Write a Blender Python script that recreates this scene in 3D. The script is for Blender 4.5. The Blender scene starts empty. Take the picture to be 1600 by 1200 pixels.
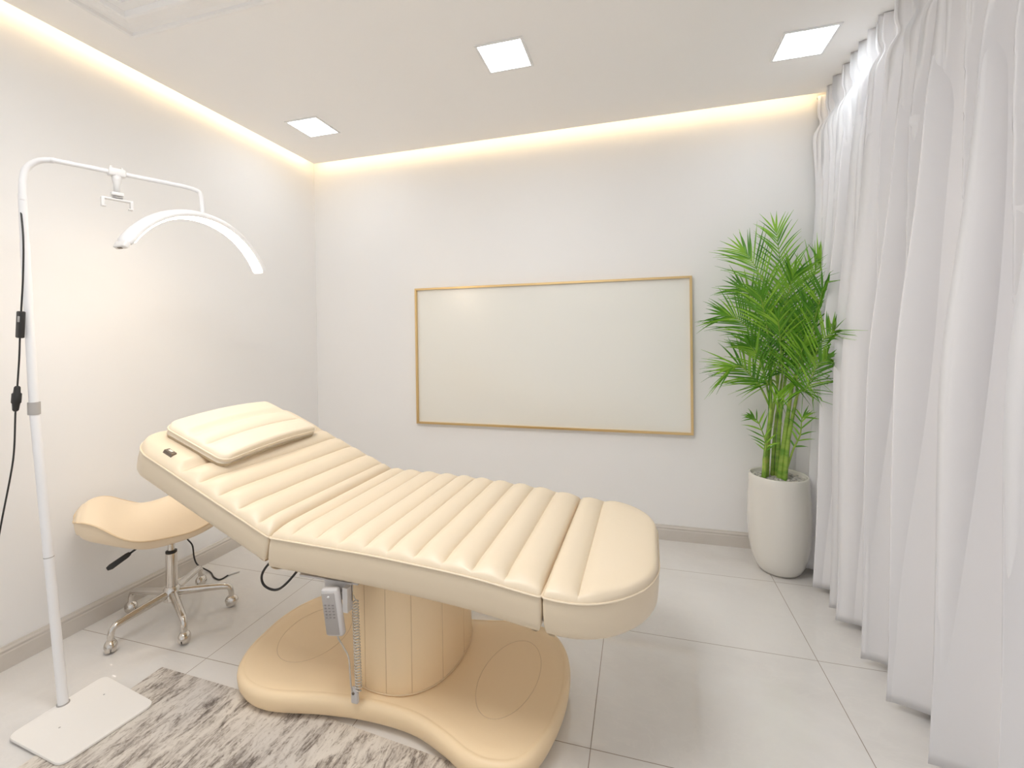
import bpy, bmesh, math, random
from mathutils import Vector, Matrix, noise
random.seed(7)
sc = bpy.context.scene
COL = sc.collection
# ---------------------------------------------------------------- camera
F, YAW, PITCH, ROLL, CY0 = 702.73, 0.276797, 0.008253, -0.013682, 531.957
cam_d = bpy.data.cameras.new('camera'); cam = bpy.data.objects.new('camera', cam_d); COL.objects.link(cam)
fw = Vector((-math.sin(YAW)*math.cos(PITCH), math.cos(YAW)*math.cos(PITCH), -math.sin(PITCH)))
rt = Vector((math.cos(YAW), math.sin(YAW), 0)); up = rt.cross(fw)
r2 = math.cos(ROLL)*rt + math.sin(ROLL)*up; u2 = -math.sin(ROLL)*rt + math.cos(ROLL)*up
cam.matrix_world = Matrix(((r2.x, u2.x, -fw.x, 2.379), (r2.y, u2.y, -fw.y, 0), (r2.z, u2.z, -fw.z, 1.259), (0, 0, 0, 1)))
cam_d.sensor_width = 36; cam_d.lens = F/1600*36; cam_d.shift_y = -(600-CY0)/1600; cam_d.clip_start = .02
sc.camera = cam
# ---------------------------------------------------------------- world, exposure, lights
sc.view_settings.view_transform = 'Standard'; sc.view_settings.look = 'None'
sc.view_settings.gamma = 1; sc.view_settings.use_curve_mapping = False
sc.view_settings.exposure = 1.16
sc.cycles.use_denoising = True
sc.cycles.max_bounces = 14; sc.cycles.diffuse_bounces = 10; sc.cycles.sample_clamp_indirect = 6
w = bpy.data.worlds.new('world'); sc.world = w; w.use_nodes = True
w.node_tree.nodes['Background'].inputs[0].default_value = (.965, .98, 1.0, 1)
WORLD = .34; PANEL = 7.5; COVE = 6.5; ARC = 12.5; COFFER_FILL = 6.6
w.node_tree.nodes['Background'].inputs[1].default_value = WORLD
D = 2.9079; CZ = 2.566; TOP = 2.72; PI = math.pi

# ---------------------------------------------------------------- materials
def mat(name, col, rough=.5, metal=0, coat=0, coat_r=.1, spec=.5, sheen=0):
    m = bpy.data.materials.new(name); m.use_nodes = True
    b = m.node_tree.nodes['Principled BSDF']
    b.inputs['Base Color'].default_value = (*col, 1); b.inputs['Roughness'].default_value = rough
    b.inputs['Metallic'].default_value = metal; b.inputs['Coat Weight'].default_value = coat
    b.inputs['Coat Roughness'].default_value = coat_r; b.inputs['Specular IOR Level'].default_value = spec
    b.inputs['Sheen Weight'].default_value = sheen
    return m
def N(m, t, **k):
    n = m.node_tree.nodes.new(t)
    for a, v in k.items(): setattr(n, a, v)
    return n
def L(m, a, b): m.node_tree.links.new(a, b)
def bsdf(m): return m.node_tree.nodes['Principled BSDF']
def coords(m, scale=(1, 1, 1), kind='Object'):
    tc = N(m, 'ShaderNodeTexCoord'); mp = N(m, 'ShaderNodeMapping'); mp.inputs['Scale'].default_value = scale
    L(m, tc.outputs[kind], mp.inputs['Vector']); return mp.outputs[0]
def noise_tex(m, vec, scale, detail=4, rough=.5, dist=0):
    n = N(m, 'ShaderNodeTexNoise'); n.inputs['Scale'].default_value = scale; n.inputs['Detail'].default_value = detail
    n.inputs['Roughness'].default_value = rough; n.inputs['Distortion'].default_value = dist
    L(m, vec, n.inputs['Vector']); return n.outputs['Fac']
def ramp(m, fac, stops):
    r = N(m, 'ShaderNodeValToRGB'); e = r.color_ramp.elements
    while len(e) < len(stops): e.new(.5)
    for el, (p, c) in zip(e, stops): el.position = p; el.color = (*c, 1)
    L(m, fac, r.inputs[0]); return r.outputs[0]
def bump(m, h, strength, dist=.002):
    b = N(m, 'ShaderNodeBump'); b.inputs['Strength'].default_value = strength; b.inputs['Distance'].default_value = dist
    L(m, h, b.inputs['Height']); L(m, b.outputs[0], bsdf(m).inputs['Normal'])
def mix(m, fac, a, b, mode='MIX'):
    x = N(m, 'ShaderNodeMix', data_type='RGBA', blend_type=mode)
    if isinstance(fac, (int, float)): x.inputs[0].default_value = fac
    else: L(m, fac, x.inputs[0])
    for s, v in ((6, a), (7, b)):
        if isinstance(v, tuple): x.inputs[s].default_value = (*v, 1)
        else: L(m, v, x.inputs[s])
    return x.outputs[2]
def emit(name, col, s):
    m = mat(name, (.9, .9, .9), .4); b = bsdf(m)
    b.inputs['Emission Color'].default_value = (*col, 1); b.inputs['Emission Strength'].default_value = s
    return m
M = {}
M['wall'] = mat('wall_paint', (.84, .835, .83), .55); bump(M['wall'], noise_tex(M['wall'], coords(M['wall']), 180, 3), .06, .001)
M['ceil'] = mat('ceiling_paint', (.93, .92, .91), .7)
M['plaster'] = mat('plaster_moulding', (.92, .91, .90), .6)
# marble tiles
m = M['tile'] = mat('marble_tile', (.6, .56, .52), .05, spec=.75)
v = coords(m)
c1 = ramp(m, noise_tex(m, v, 1.7, 8, .62, .6), [(.3, (.685, .665, .645)), (.52, (.735, .72, .70)), (.75, (.78, .77, .755))])
vein = ramp(m, noise_tex(m, coords(m, (1, 2.3, 1)), 3.1, 7, .6, 2.2), [(.47, (0, 0, 0)), (.5, (1, 1, 1)), (.53, (0, 0, 0))])
L(m, mix(m, vein, c1, (.69, .66, .62)), bsdf(m).inputs['Base Color'])
x = N(m, 'ShaderNodeMath', operation='MULTIPLY'); L(m, vein, x.inputs[0]); x.inputs[1].default_value = .3
L(m, mix(m, x.outputs[0], c1, (.77, .75, .72)), bsdf(m).inputs['Base Color'])
M['grout'] = mat('grout', (.27, .22, .18), .6)
m = M['skirt'] = mat('marble_skirting', (.5, .46, .42), .22)
L(m, ramp(m, noise_tex(m, coords(m), 2.5, 6, .6, .5), [(.3, (.58, .54, .49)), (.7, (.66, .62, .575))]), bsdf(m).inputs['Base Color'])
# leathers
def leather(name, col, rough=.36):
    m = mat(name, col, rough, spec=.45)
    a = noise_tex(m, coords(m), 420, 2); b = noise_tex(m, coords(m), 9, 2)
    s = N(m, 'ShaderNodeMath', operation='MULTIPLY_ADD'); L(m, b, s.inputs[0]); s.inputs[1].default_value = 1.2; L(m, a, s.inputs[2])
    bump(m, s.outputs[0], .12, .0015); return m
M['leather'] = leather('cream_leather', (.755, .645, .49))
M['pillow'] = leather('pillow_leather', (.82, .72, .57))
M['stool_leather'] = leather('stool_leather', (.82, .68, .50), .42)
M['thread'] = mat('seam_thread', (.74, .575, .375), .7)
M['base'] = leather('base_vinyl', (.90, .71, .465), .42)
M['white_metal'] = mat('white_metal', (.82, .82, .83), .3)
M['plate'] = mat('white_plate', (.84, .82, .79), .35)
M['grey_collar'] = mat('grey_collar', (.42, .40, .38), .45)
M['white_plastic'] = mat('white_plastic', (.74, .73, .72), .35)
M['grey_plastic'] = mat('grey_plastic', (.42, .41, .40), .4)
M['remote'] = mat('remote_plastic', (.60, .58, .57), .4)
M['remote_face'] = mat('remote_face', (.40, .375, .36), .4)
M['remote_key'] = mat('remote_key', (.26, .24, .23), .5)
M['cord'] = mat('cream_cord', (.60, .56, .50), .5)
M['black'] = mat('black_plastic', (.022, .021, .02), .45)
M['chrome'] = mat('chrome', (.70, .66, .61), .16, 1)
M['brass'] = mat('brass', (.80, .56, .23), .28, 1)
M['gold_edge'] = mat('gold', (.74, .54, .27), .33, 1)
M['board'] = mat('board_glass', (.80, .79, .73), .5, coat=1, coat_r=.27); bsdf(M['board']).inputs['Coat IOR'].default_value = 2.1
M['tagm'] = mat('dark_nickel', (.20, .17, .14), .3, .8)
M['tagc'] = mat('silver_badge', (.75, .72, .68), .35, .6)
M['pot'] = mat('pot_glaze', (.74, .72, .67), .25, coat=.4)
M['gravel'] = mat('gravel', (.55, .53, .50), .8)
M['led'] = emit('panel_led', (.90, .955, 1.0), PANEL)
M['panel_rim'] = mat('panel_rim', (.85, .85, .85), .4)
M['cove'] = emit('cove_led', (1.0, .74, .42), COVE)
M['arc'] = emit('arc_led', (1.0, .82, .62), ARC)
m = M['curtain'] = mat('curtain_cloth', (.81, .805, .82), .9, sheen=.0)
wv = N(m, 'ShaderNodeTexNoise'); wv.inputs['Scale'].default_value = 1; wv.inputs['Detail'].default_value = 2
L(m, coords(m, (600, 600, 90)), wv.inputs['Vector']); bump(m, wv.outputs['Fac'], .10, .001)
# palm
def green(name, a, b):
    m = mat(name, a, .38, spec=.5)
    L(m, ramp(m, noise_tex(m, coords(m), 7, 3), [(.3, a), (.7, b)]), bsdf(m).inputs['Base Color'])
    bsdf(m).inputs['Subsurface Weight'].default_value = 0; return m
M['leaf'] = green('palm_leaf', (.04, .19, .006), (.14, .38, .02))
M['leaf_light'] = green('palm_leaf_light', (.13, .36, .015), (.32, .58, .05))
m = M['cane'] = mat('palm_cane', (.25, .42, .06), .4)
L(m, ramp(m, noise_tex(m, coords(m, (1, 1, 3)), 9, 3), [(.35, (.13, .30, .03)), (.6, (.33, .48, .08)), (.8, (.45, .42, .12))]), bsdf(m).inputs['Base Color'])
# rug
m = M['rug'] = mat('rug_pile', (.6, .57, .53), .9, sheen=.1)
n1 = noise_tex(m, coords(m, (14, 3.6, 1)), 2.0, 8, .70, .6)
n2 = noise_tex(m, coords(m, (70, 26, 1)), 1.0, 5, .65, 2.2)
n3 = noise_tex(m, coords(m, (1.2, .5, 1)), 2.2, 2)
c = ramp(m, n1, [(.36, (.30, .27, .25)), (.46, (.54, .50, .46)), (.54, (.68, .645, .60)), (.8, (.76, .73, .69))])
q_ = N(m, 'ShaderNodeMath', operation='MULTIPLY_ADD'); L(m, n1, q_.inputs[0]); q_.inputs[1].default_value = .8; L(m, n2, q_.inputs[2])
g = ramp(m, q_.outputs[0], [(.70, (.38, .345, .32)), (.80, (.66, .63, .60)), (.90, (1, 1, 1))])
c3 = ramp(m, n3, [(.40, (1.0, .97, .92)), (.65, (.84, .83, .83))])
L(m, mix(m, .8, mix(m, .85, c, g, 'MULTIPLY'), c3, 'MULTIPLY'), bsdf(m).inputs['Base Color'])
bump(m, n2, .4, .003)
M['rug_edge'] = mat('rug_binding', (.42, .37, .32), .9)

# ---------------------------------------------------------------- helpers
def thing(name, label, cat, loc=(0, 0, 0), rz=0, group=None):
    o = bpy.data.objects.new(name, None); COL.objects.link(o); o.location = loc; o.rotation_euler = (0, 0, rz)
    o.empty_display_size = .05; o['label'] = label; o['category'] = cat
    if group: o['group'] = group
    return o
def obj(name, bm, m, parent=None, smooth=True, local=False, angle=None):
    """world-space bmesh unless local; parented keeping its place"""
    me = bpy.data.meshes.new(name)
    bmesh.ops.recalc_face_normals(bm, faces=bm.faces)
    for f in bm.faces: f.smooth = smooth
    bm.to_mesh(me); bm.free()
    for mm in (m if isinstance(m, (list, tuple)) else [m]): me.materials.append(mm)
    if smooth and angle: me.set_sharp_from_angle(angle=math.radians(angle))
    o = bpy.data.objects.new(name, me); COL.objects.link(o)
    if parent is not None:
        o.parent = parent
        if not local:
            root = parent; mw = Matrix()
            while root is not None:
                mw = Matrix.Translation(root.location) @ root.rotation_euler.to_matrix().to_4x4() @ mw; root = root.parent
            # bake into mesh so that children carry identity transforms
            me.transform(mw.inverted())
    return o
def struct(name, bm, m, smooth=False, parent=None):
    o = obj(name, bm, m, parent, smooth); o['kind'] = 'structure'; return o
def box(bm, lo, hi, mi=0):
    vs = [bm.verts.new((x, y, z)) for x in (lo[0], hi[0]) for y in (lo[1], hi[1]) for z in (lo[2], hi[2])]
    fs = []
    for i in ((0, 1, 3, 2), (4, 6, 7, 5), (0, 4, 5, 1), (2, 3, 7, 6), (0, 2, 6, 4), (1, 5, 7, 3)):
        f = bm.faces.new([vs[k] for k in i]); f.material_index = mi; fs.append(f)
    return vs
def rbox(bm, c, size, r, rot=None, seg=3):
    """box with bevelled edges"""
    b2 = bmesh.new(); h = [s/2 for s in size]
    box(b2, (-h[0], -h[1], -h[2]), h)
    bmesh.ops.bevel(b2, geom=list(b2.edges), offset=r, segments=seg, profile=.5, affect='EDGES')
    mw = Matrix.Translation(c) @ (rot.to_4x4() if rot else Matrix())
    b2.transform(mw); me = bpy.data.meshes.new('tmp'); b2.to_mesh(me); b2.free(); bm.from_mesh(me); bpy.data.meshes.remove(me)
def catmull(pts, n=8, closed=False):
    P = [Vector(p) for p in pts]; out = []; k = len(P)
    for i in range(k if closed else k-1):
        if closed: a, b, c, d = P[i-1], P[i], P[(i+1) % k], P[(i+2) % k]
        else: a, b, c, d = P[max(i-1, 0)], P[i], P[i+1], P[min(i+2, k-1)]
        for j in range(n):
            t = j/n
            out.append(.5*((2*b)+(c-a)*t+(2*a-5*b+4*c-d)*t*t+(3*b-a-3*c+d)*t**3))
    if not closed: out.append(P[-1].copy())
    return out
def tube(bm, pts, r, n=10, closed=False, caps=True):
    P = [Vector(p) for p in pts]; k = len(P); rings = []
    R = r if isinstance(r, (list, tuple)) else [r]*k
    t0 = None; nrm = None
    for i in range(k):
        if closed: t = (P[(i+1) % k]-P[i-1])
        else: t = P[min(i+1, k-1)]-P[max(i-1, 0)]
        t.normalize()
        if nrm is None:
            a = Vector((0, 0, 1)) if abs(t.z) < .9 else Vector((1, 0, 0)); nrm = t.cross(a).normalized()
        else:
            nrm = (nrm - t*nrm.dot(t)).normalized()
        b = t.cross(nrm)
        rings.append([bm.verts.new(P[i]+R[i]*(math.cos(2*PI*j/n)*nrm+math.sin(2*PI*j/n)*b)) for j in range(n)])
    for i in range(k if closed else k-1):
        A, B = rings[i], rings[(i+1) % k]
        for j in range(n): bm.faces.new((A[j], A[(j+1) % n], B[(j+1) % n], B[j]))
    if caps and not closed: bm.faces.new(rings[0][::-1]); bm.faces.new(rings[-1])
def lathe(bm, prof, c=(0, 0, 0), n=48, sx=1, sy=1, cap=True):
    rings = [[bm.verts.new((c[0]+sx*r*math.cos(2*PI*j/n), c[1]+sy*r*math.sin(2*PI*j/n), c[2]+z)) for j in range(n)] for r, z in prof]
    for A, B in zip(rings, rings[1:]):
        for j in range(n): bm.faces.new((A[j], A[(j+1) % n], B[(j+1) % n], B[j]))
    if cap: bm.faces.new(rings[0][::-1]); bm.faces.new(rings[-1])
def new(): return bmesh.new()
def sstep(a, b, x):
    t = min(1, max(0, (x-a)/(b-a))); return t*t*(3-2*t)
def interp(x, tab):
    if x <= tab[0][0]: return tab[0][1]
    for (a, va), (b, vb) in zip(tab, tab[1:]):
        if x <= b: return va+(vb-va)*(x-a)/(b-a)
    return tab[-1][1]

# ================================================================ SETTING
YR = -1.6; XR = 3.72
# floor: one mesh, tiles and grout strips
bm = new()
xl = [-.05, .712-.0012, .712+.0012, 1.4665-.0012, 1.4665+.0012, 2.221-.0012, 2.221+.0012, 3.022-.0012, 3.022+.0012, XR]
yl = [YR]
for y in (-.96, -.377, .206, .789, 1.37, 1.965, 2.5385): yl += [y-.0012, y+.0012]
yl += [D+.05]
V = [[bm.verts.new((x, y, 0)) for y in yl] for x in xl]
for i in range(len(xl)-1):
    for j in range(len(yl)-1):
        f = bm.faces.new((V[i][j], V[i+1][j], V[i+1][j+1], V[i][j+1])); f.material_index = 1 if (i % 2 or j % 2) else 0
r = bmesh.ops.extrude_face_region(bm, geom=list(bm.faces)); bmesh.ops.translate(bm, vec=(0, 0, -.06), verts=[e for e in r['geom'] if isinstance(e, bmesh.types.BMVert)])
struct('floor', bm, [M['tile'], M['grout']])
bm = new(); box(bm, (-.12, YR, 0), (0, D+.1, TOP)); struct('wall_left', bm, M['wall'])
bm = new(); box(bm, (0, D, 0), (XR, D+.1, TOP)); struct('wall_back', bm, M['wall'])
bm = new(); box(bm, (XR, YR, 0), (XR+.1, D+.1, TOP)); struct('wall_right', bm, M['wall'])
# skirting with a moulded top
prof = [(0, 0), (.013, 0), (.013, .062), (.011, .066), (.011, .070), (.0125, .073), (.0125, .078), (.008, .084), (.006, .0905), (0, .0905)]
bm = new()
a = [bm.verts.new((x, YR, z)) for x, z in prof]; b = [bm.verts.new((x, D-x, z)) for x, z in prof]
for i in range(len(prof)): j = (i+1) % len(prof); bm.faces.new((a[i], a[j], b[j], b[i]))
bm.faces.new(a); bm.faces.new(b); struct('baseboard_left', bm, M['skirt'])
bm = new()
a = [bm.verts.new((x, D-x, z)) for x, z in prof]; b = [bm.verts.new((XR, D-x, z)) for x, z in prof]
for i in range(len(prof)): j = (i+1) % len(prof); bm.faces.new((a[i], a[j], b[j], b[i]))
bm.faces.new(a); bm.faces.new(b); struct('baseboard_back', bm, M['skirt'])
# ceiling: dropped slab held off two walls by the light cove, recess for the coffer
GX, GY = .06, .074
CX0, CX1, CY0_, CY1 = .47, 2.75, -1.2, 1.27      # coffer opening
bm = new()
box(bm, (GX, YR, CZ), (CX0, D-GY, CZ+.045)); box(bm, (CX1, YR, CZ), (XR, D-GY, CZ+.045))
box(bm, (CX0, CY1, CZ), (CX1, D-GY, CZ+.045)); box(bm, (CX0, YR, CZ), (CX1, CY0_, CZ+.045))
box(bm, (-.12, YR, TOP), (XR+.1, D+.1, TOP+.06)); box(bm, (CX0, CY0_, CZ+.026), (CX1, CY1, CZ+.045))
struct('ceiling', bm, M['ceil'])
# coffer moulding: stepped frame
mp = [(-.155, 0), (-.155, -.010), (-.148, -.020), (-.138, -.024), (-.130, -.020), (-.128, -.008), (-.112, -.004), (-.085, -.006), (-.060, -.018), (-.050, -.022), (-.040, -.020), (-.036, -.006), (-.034, .012),
      (-.020, .020), (-.010, .024), (.004, .0262), (.012, .0262)]
bm = new(); rings = []
for o_, z in mp:
    rings.append([bm.verts.new(p) for p in ((CX0+o_, CY0_+o_, CZ+z), (CX1-o_, CY0_+o_, CZ+z), (CX1-o_, CY1-o_, CZ+z), (CX0+o_, CY1-o_, CZ+z))])
for A, B in zip(rings, rings[1:]):
    for j in range(4): bm.faces.new((A[j], A[(j+1) % 4], B[(j+1) % 4], B[j]))
struct('trim_1', bm, M['plaster'])
# small end cap of the curtain track / cove on the back wall side
# ================================================================ LIGHTS
def ceiling_light(cx, cy, label, s=.1):
    t = thing('ceiling_light', label, 'ceiling light', (cx, cy, CZ), 0, 'square ceiling panels')
    bm = new(); S = s+.012
    for lo, hi in (((-S, -S), (S, -s)), ((-S, s), (S, S)), ((-S, -s), (-s, s)), ((s, -s), (S, s))):
        box(bm, (cx+lo[0], cy+lo[1], CZ-.005), (cx+hi[0], cy+hi[1], CZ+.001))
    obj('frame', bm, M['panel_rim'], t, False)
    bm = new(); box(bm, (cx-s, cy-s, CZ-.003), (cx+s, cy+s, CZ+.001)); obj('diffuser', bm, M['led'], t, False)
ceiling_light(1.790, 2.018, 'square white ceiling light panel above the bed, the middle one in the ceiling')
ceiling_light(.460, 2.343, 'square white ceiling light panel near the corner of the left and back walls')
ceiling_light(3.107, 2.329, 'square white ceiling light panel beside the curtain')
t = thing('ceiling_light', 'added out-of-view fill light panel inside the moulded ceiling recess', 'ceiling light', (1.6, .65, CZ+.026))  # added fill panel, out of view, supplies the overhead light
bm = new(); box(bm, (1.17, .22, CZ+.012), (2.03, 1.08, CZ+.026)); obj('frame', bm, M['panel_rim'], t, False)
bm = new(); box(bm, (1.2, .25, CZ+.010), (2.0, 1.05, CZ+.0135)); obj('diffuser', bm, emit('coffer_fill_glow', (1.0, .985, .97), COFFER_FILL), t, False)
for nm, lo, hi, lb in (('light_strip', (GX-.004, YR, CZ+.018), (GX, D-GY, CZ+.030), 'warm LED strip glowing in the ceiling gap along the left wall'),
                   ('light_strip', (GX, D-GY, CZ+.018), (3.36, D-GY+.004, CZ+.030), 'warm LED strip glowing in the ceiling gap along the back wall')):
    bm = new(); box(bm, lo, hi); o = obj(nm, bm, M['cove'], None, False); o['label'] = lb; o['category'] = 'light strip'; o['group'] = 'cove light strips'

# ================================================================ TREATMENT BED
TH = math.radians(-1); BO = Vector((1.6, 1.541, 0)); BW = .74
BS = Vector((math.cos(TH), math.sin(TH), 0)); BL = Vector((-math.sin(TH), math.cos(TH), 0))
def B(s, l, z): return BO + BS*s + BL*l + Vector((0, 0, z))
bed = thing('treatment_bed', 'cream padded treatment bed with channel tufting, raised back and round pedestal', 'treatment bed', (1.56, 1.52, 0))
def outline_w(s, s0, s1, r0, r1, W):
    """half width of a rounded rectangle at s"""
    h = W/2; w_ = h
    if s < s0+r0: d = s0+r0-s; w_ = min(w_, h-r0+math.sqrt(max(0, r0*r0-d*d)))
    if s > s1-r1: d = s-(s1-r1); w_ = min(w_, h-r1+math.sqrt(max(0, r1*r1-d*d)))
    return w_
def sdist(s, l, s0, s1, r0, r1, W):
    """distance inside the rounded rectangle"""
    dl = W/2-abs(l); a, b = s-s0, s1-s; d = min(a, b, dl)
    if b < r1 and dl < r1: d = min(a, r1-math.hypot(r1-b, r1-dl))
    if a < r0 and dl < r0: d = min(d, r0-math.hypot(r0-a, r0-dl))
    return d
def pad(s0, s1, r0, r1, W, T, seams, fade, A, mapf, edge=.014, flat0=False, flat1=False, side_in=.012, nl=64, bulge=.0, shoulder=0):
    """top surface with channels + side wall + underside, in local (s,l,h) mapped by mapf; returns bmesh, rim points"""
    srow = set()
    for r_, base, sg in ((max(r0, .03), s0, 1), (max(r1, .03), s1, -1)):
        for k in range(17): srow.add(round(base+sg*r_*(1-math.cos(PI/2*k/16)), 6))
    a, b = s0+max(r0, .03), s1-max(r1, .03); n = max(4, int((b-a)/.006))
    for k in range(n+1): srow.add(round(a+(b-a)*k/n, 6))
    for q in seams:
        for d in (-.004, -.0015, 0, .0015, .004):
            if s0 < q+d < s1: srow.add(round(q+d, 6))
    S = sorted(srow); S2 = [S[0]]
    for q in S[1:]:
        if q-S2[-1] > .0012: S2.append(q)
    S = S2
    tl = [math.sin(PI/2*(-1+2*j/nl))*.35+.65*(-1+2*j/nl) for j in range(nl+1)]
    sm = sorted(seams)
    def height(s, l):
        d = sdist(s, l, s0, s1, r0, r1, W)
        h = 0
        if d < edge: h -= edge-math.sqrt(max(0, edge*edge-(edge-d)**2))
        msk = sstep(.002, .040, W/2-abs(l))
        if sm and sm[0] <= s <= sm[-1]:
            for a_, b_ in zip(sm, sm[1:]):
                if a_ <= s <= b_:
                    u = (s-a_)/(b_-a_)
                    h += A*(1-abs(2*u-1)**2.3)*msk - A*.35*msk - .0025*math.exp(-(min(s-a_, b_-s)/.0022)**2)*msk; break
        elif sm:
            g = min(abs(s-sm[0]), abs(s-sm[-1])); h += (-A*.35 + A*1.0*sstep(0, .035, g)*(1))*msk*1.0
        if shoulder:
            ee = (s0 if r0 > .05 else s0-1, s1 if r1 > .05 else s1+1)
            d2 = min(max(sdist(s, l, ee[0], ee[1], max(r0, .05), max(r1, .05), W), 0), .095)
            h += shoulder*(1-(1-d2/.095)**2)
        return h+bulge*(1-(2*l/W)**2)
    bm = new(); rows = []
    for s in S:
        w_ = max(outline_w(s, s0, s1, r0, r1, W), .004)
        rows.append([bm.verts.new(mapf(s, w_*t, height(s, w_*t))) for t in tl])
    for A_, B_ in zip(rows, rows[1:]):
        for j in range(nl): bm.faces.new((A_[j], A_[j+1], B_[j+1], B_[j]))
    # boundary loop
    loop = [(S[0], outline_w(S[0], s0, s1, r0, r1, W)*t) for t in tl]
    loopv = [v_ for v_ in rows[0]]
    for i in range(1, len(S)): loop.append((S[i], outline_w(S[i], s0, s1, r0, r1, W))); loopv.append(rows[i][-1])
    for j in range(nl-1, -1, -1): loop.append((S[-1], outline_w(S[-1], s0, s1, r0, r1, W)*tl[j])); loopv.append(rows[-1][j])
    for i in range(len(S)-2, 0, -1): loop.append((S[i], -outline_w(S[i], s0, s1, r0, r1, W))); loopv.append(rows[i][0])
    cs, cl = (s0+s1)/2, 0
    prof = [(0, -edge-.004), (-.0015, -edge-.02), (-.001, -T*.5), (.002, -T*.75), (.004, -T+.016), (.009, -T+.007), (.017, -T+.0015), (.030, -T)]
    prev = loopv
    def inset(s, l, q):
        # move towards the inside by q along the rounded-rect normal (numeric gradient)
        e = .0005
        gx = sdist(s+e, l, s0-.01, s1+.01, r0+.01, r1+.01, W+.02)-sdist(s-e, l, s0-.01, s1+.01, r0+.01, r1+.01, W+.02)
        gy = sdist(s, l+e, s0-.01, s1+.01, r0+.01, r1+.01, W+.02)-sdist(s, l-e, s0-.01, s1+.01, r0+.01, r1+.01, W+.02)
        g = math.hypot(gx, gy) or 1
        return s+q*gx/g, l+q*gy/g
    for q, h in prof:
        cur = []
        for s, l in loop:
            a_, b_ = inset(s, l, q); cur.append(bm.verts.new(mapf(a_, b_, h)))
        for i in range(len(loop)): j = (i+1) % len(loop); bm.faces.new((prev[i], prev[j], cur[j], cur[i]))
        prev = cur
    bm.faces.new(prev)
    rim = [mapf(*inset(s, l, -.0015), -edge+.001) for s, l in loop]
    return bm, rim, loop
# seat surface height along the bed axis
ZT = [(-.373, .632), (-.2, .628), (0, .624), (.2, .613), (.34, .603), (.42, .592), (.525, .577), (.62, .573), (.83, .571)]
def zt(s):  # smoothed
    return sum(interp(s+d, ZT) for d in (-.06, -.03, 0, .03, .06))/5
HS = -.373; TA = math.atan(.424)
def map_seat(s, l, h):
    # the end at the head hinge is mitred, the underside reaching towards the back part
    k = sstep(-.27, -.372, s) if s < -.27 else 0
    return B(s + h*math.tan(TA/2)*.9*k, l, zt(s)+h)
def map_back(t, l, h):
    # t measured from the hinge up the slope (negative = up)
    k = sstep(-.10, -.002, t)
    t2 = t - h*math.tan(TA/2)*.9*k
    s = HS + t2*math.cos(TA) - h*0 - math.sin(TA)*(-h)*1.0
    z = zt(HS) - t2*math.sin(TA) + h*math.cos(TA)
    return B(s, l, z)
FH = .527
def map_foot(s, l, h): return B(s, l, zt(s)+h+.004*sstep(.65, .8, s))
def add_piping(rim, parent, r=.0032):
    bm = new(); tube(bm, rim, r, 6, closed=True); return obj('piping', bm, M['leather'], parent)
seat_seams = [-.371, -.300, -.207, -.115, -.027, .055, .142, .234, .325, .421, FH]
bm, rim, _ = pad(HS+.001, FH-.002, .010, .010, BW, .118, seat_seams, 0, .018, map_seat, shoulder=.012)
seat = obj('seat_section', bm, M['leather'], bed, angle=55); add_piping(rim, seat)
bk = [-.43, -.345, -.25, -.155, -.062, -.002]
bm, rim, _ = pad(-.695, -.001, .11, .010, BW, .108, bk, 0, .018, map_back, shoulder=.012)
back = obj('backrest', bm, M['leather'], bed, angle=55); add_piping(rim, back)
bm, rim, _ = pad(FH+.002, .828, .010, .255, BW, .118, [FH, .622], 0, .016, map_foot, shoulder=.011)
foot = obj('foot_section', bm, M['leather'], bed, angle=55); add_piping(rim, foot)
# metal badge on the head corner
bm = new()
def tagpt(a, b, h): return map_back(-.545+a, -.352+b*1.0, h)
base_ = [map_back(-.530+dx, -.335+dy, .010) for dx, dy in ((-.022, -.010), (.022, -.010), (.022, .012), (-.022, .012))]
top_ = [map_back(-.530+dx, -.335+dy, .026) for dx, dy in ((-.019, -.008), (.019, -.008), (.019, .010), (-.019, .010))]
a = [bm.verts.new(p) for p in base_]; b = [bm.verts.new(p) for p in top_]
for i in range(4): bm.faces.new((a[i], a[(i+1) % 4], b[(i+1) % 4], b[i]))
bm.faces.new(b); bm.faces.new(a)
bd = obj('badge', bm, M['tagm'], bed, False)
bm = new(); a = [bm.verts.new(map_back(-.530+dx, -.334+dy, .0245)) for dx, dy in ((-.009, -.004), (.009, -.004), (.009, .005), (-.009, .005))]
b = [bm.verts.new(map_back(-.530+dx, -.334+dy, .028)) for dx, dy in ((-.009, -.004), (.009, -.004), (.009, .005), (-.009, .005))]
for i in range(4): bm.faces.new((a[i], a[(i+1) % 4], b[(i+1) % 4], b[i]))
bm.faces.new(b); bm.faces.new(a); obj('badge_centre', bm, M['tagc'], bd, False)
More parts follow.
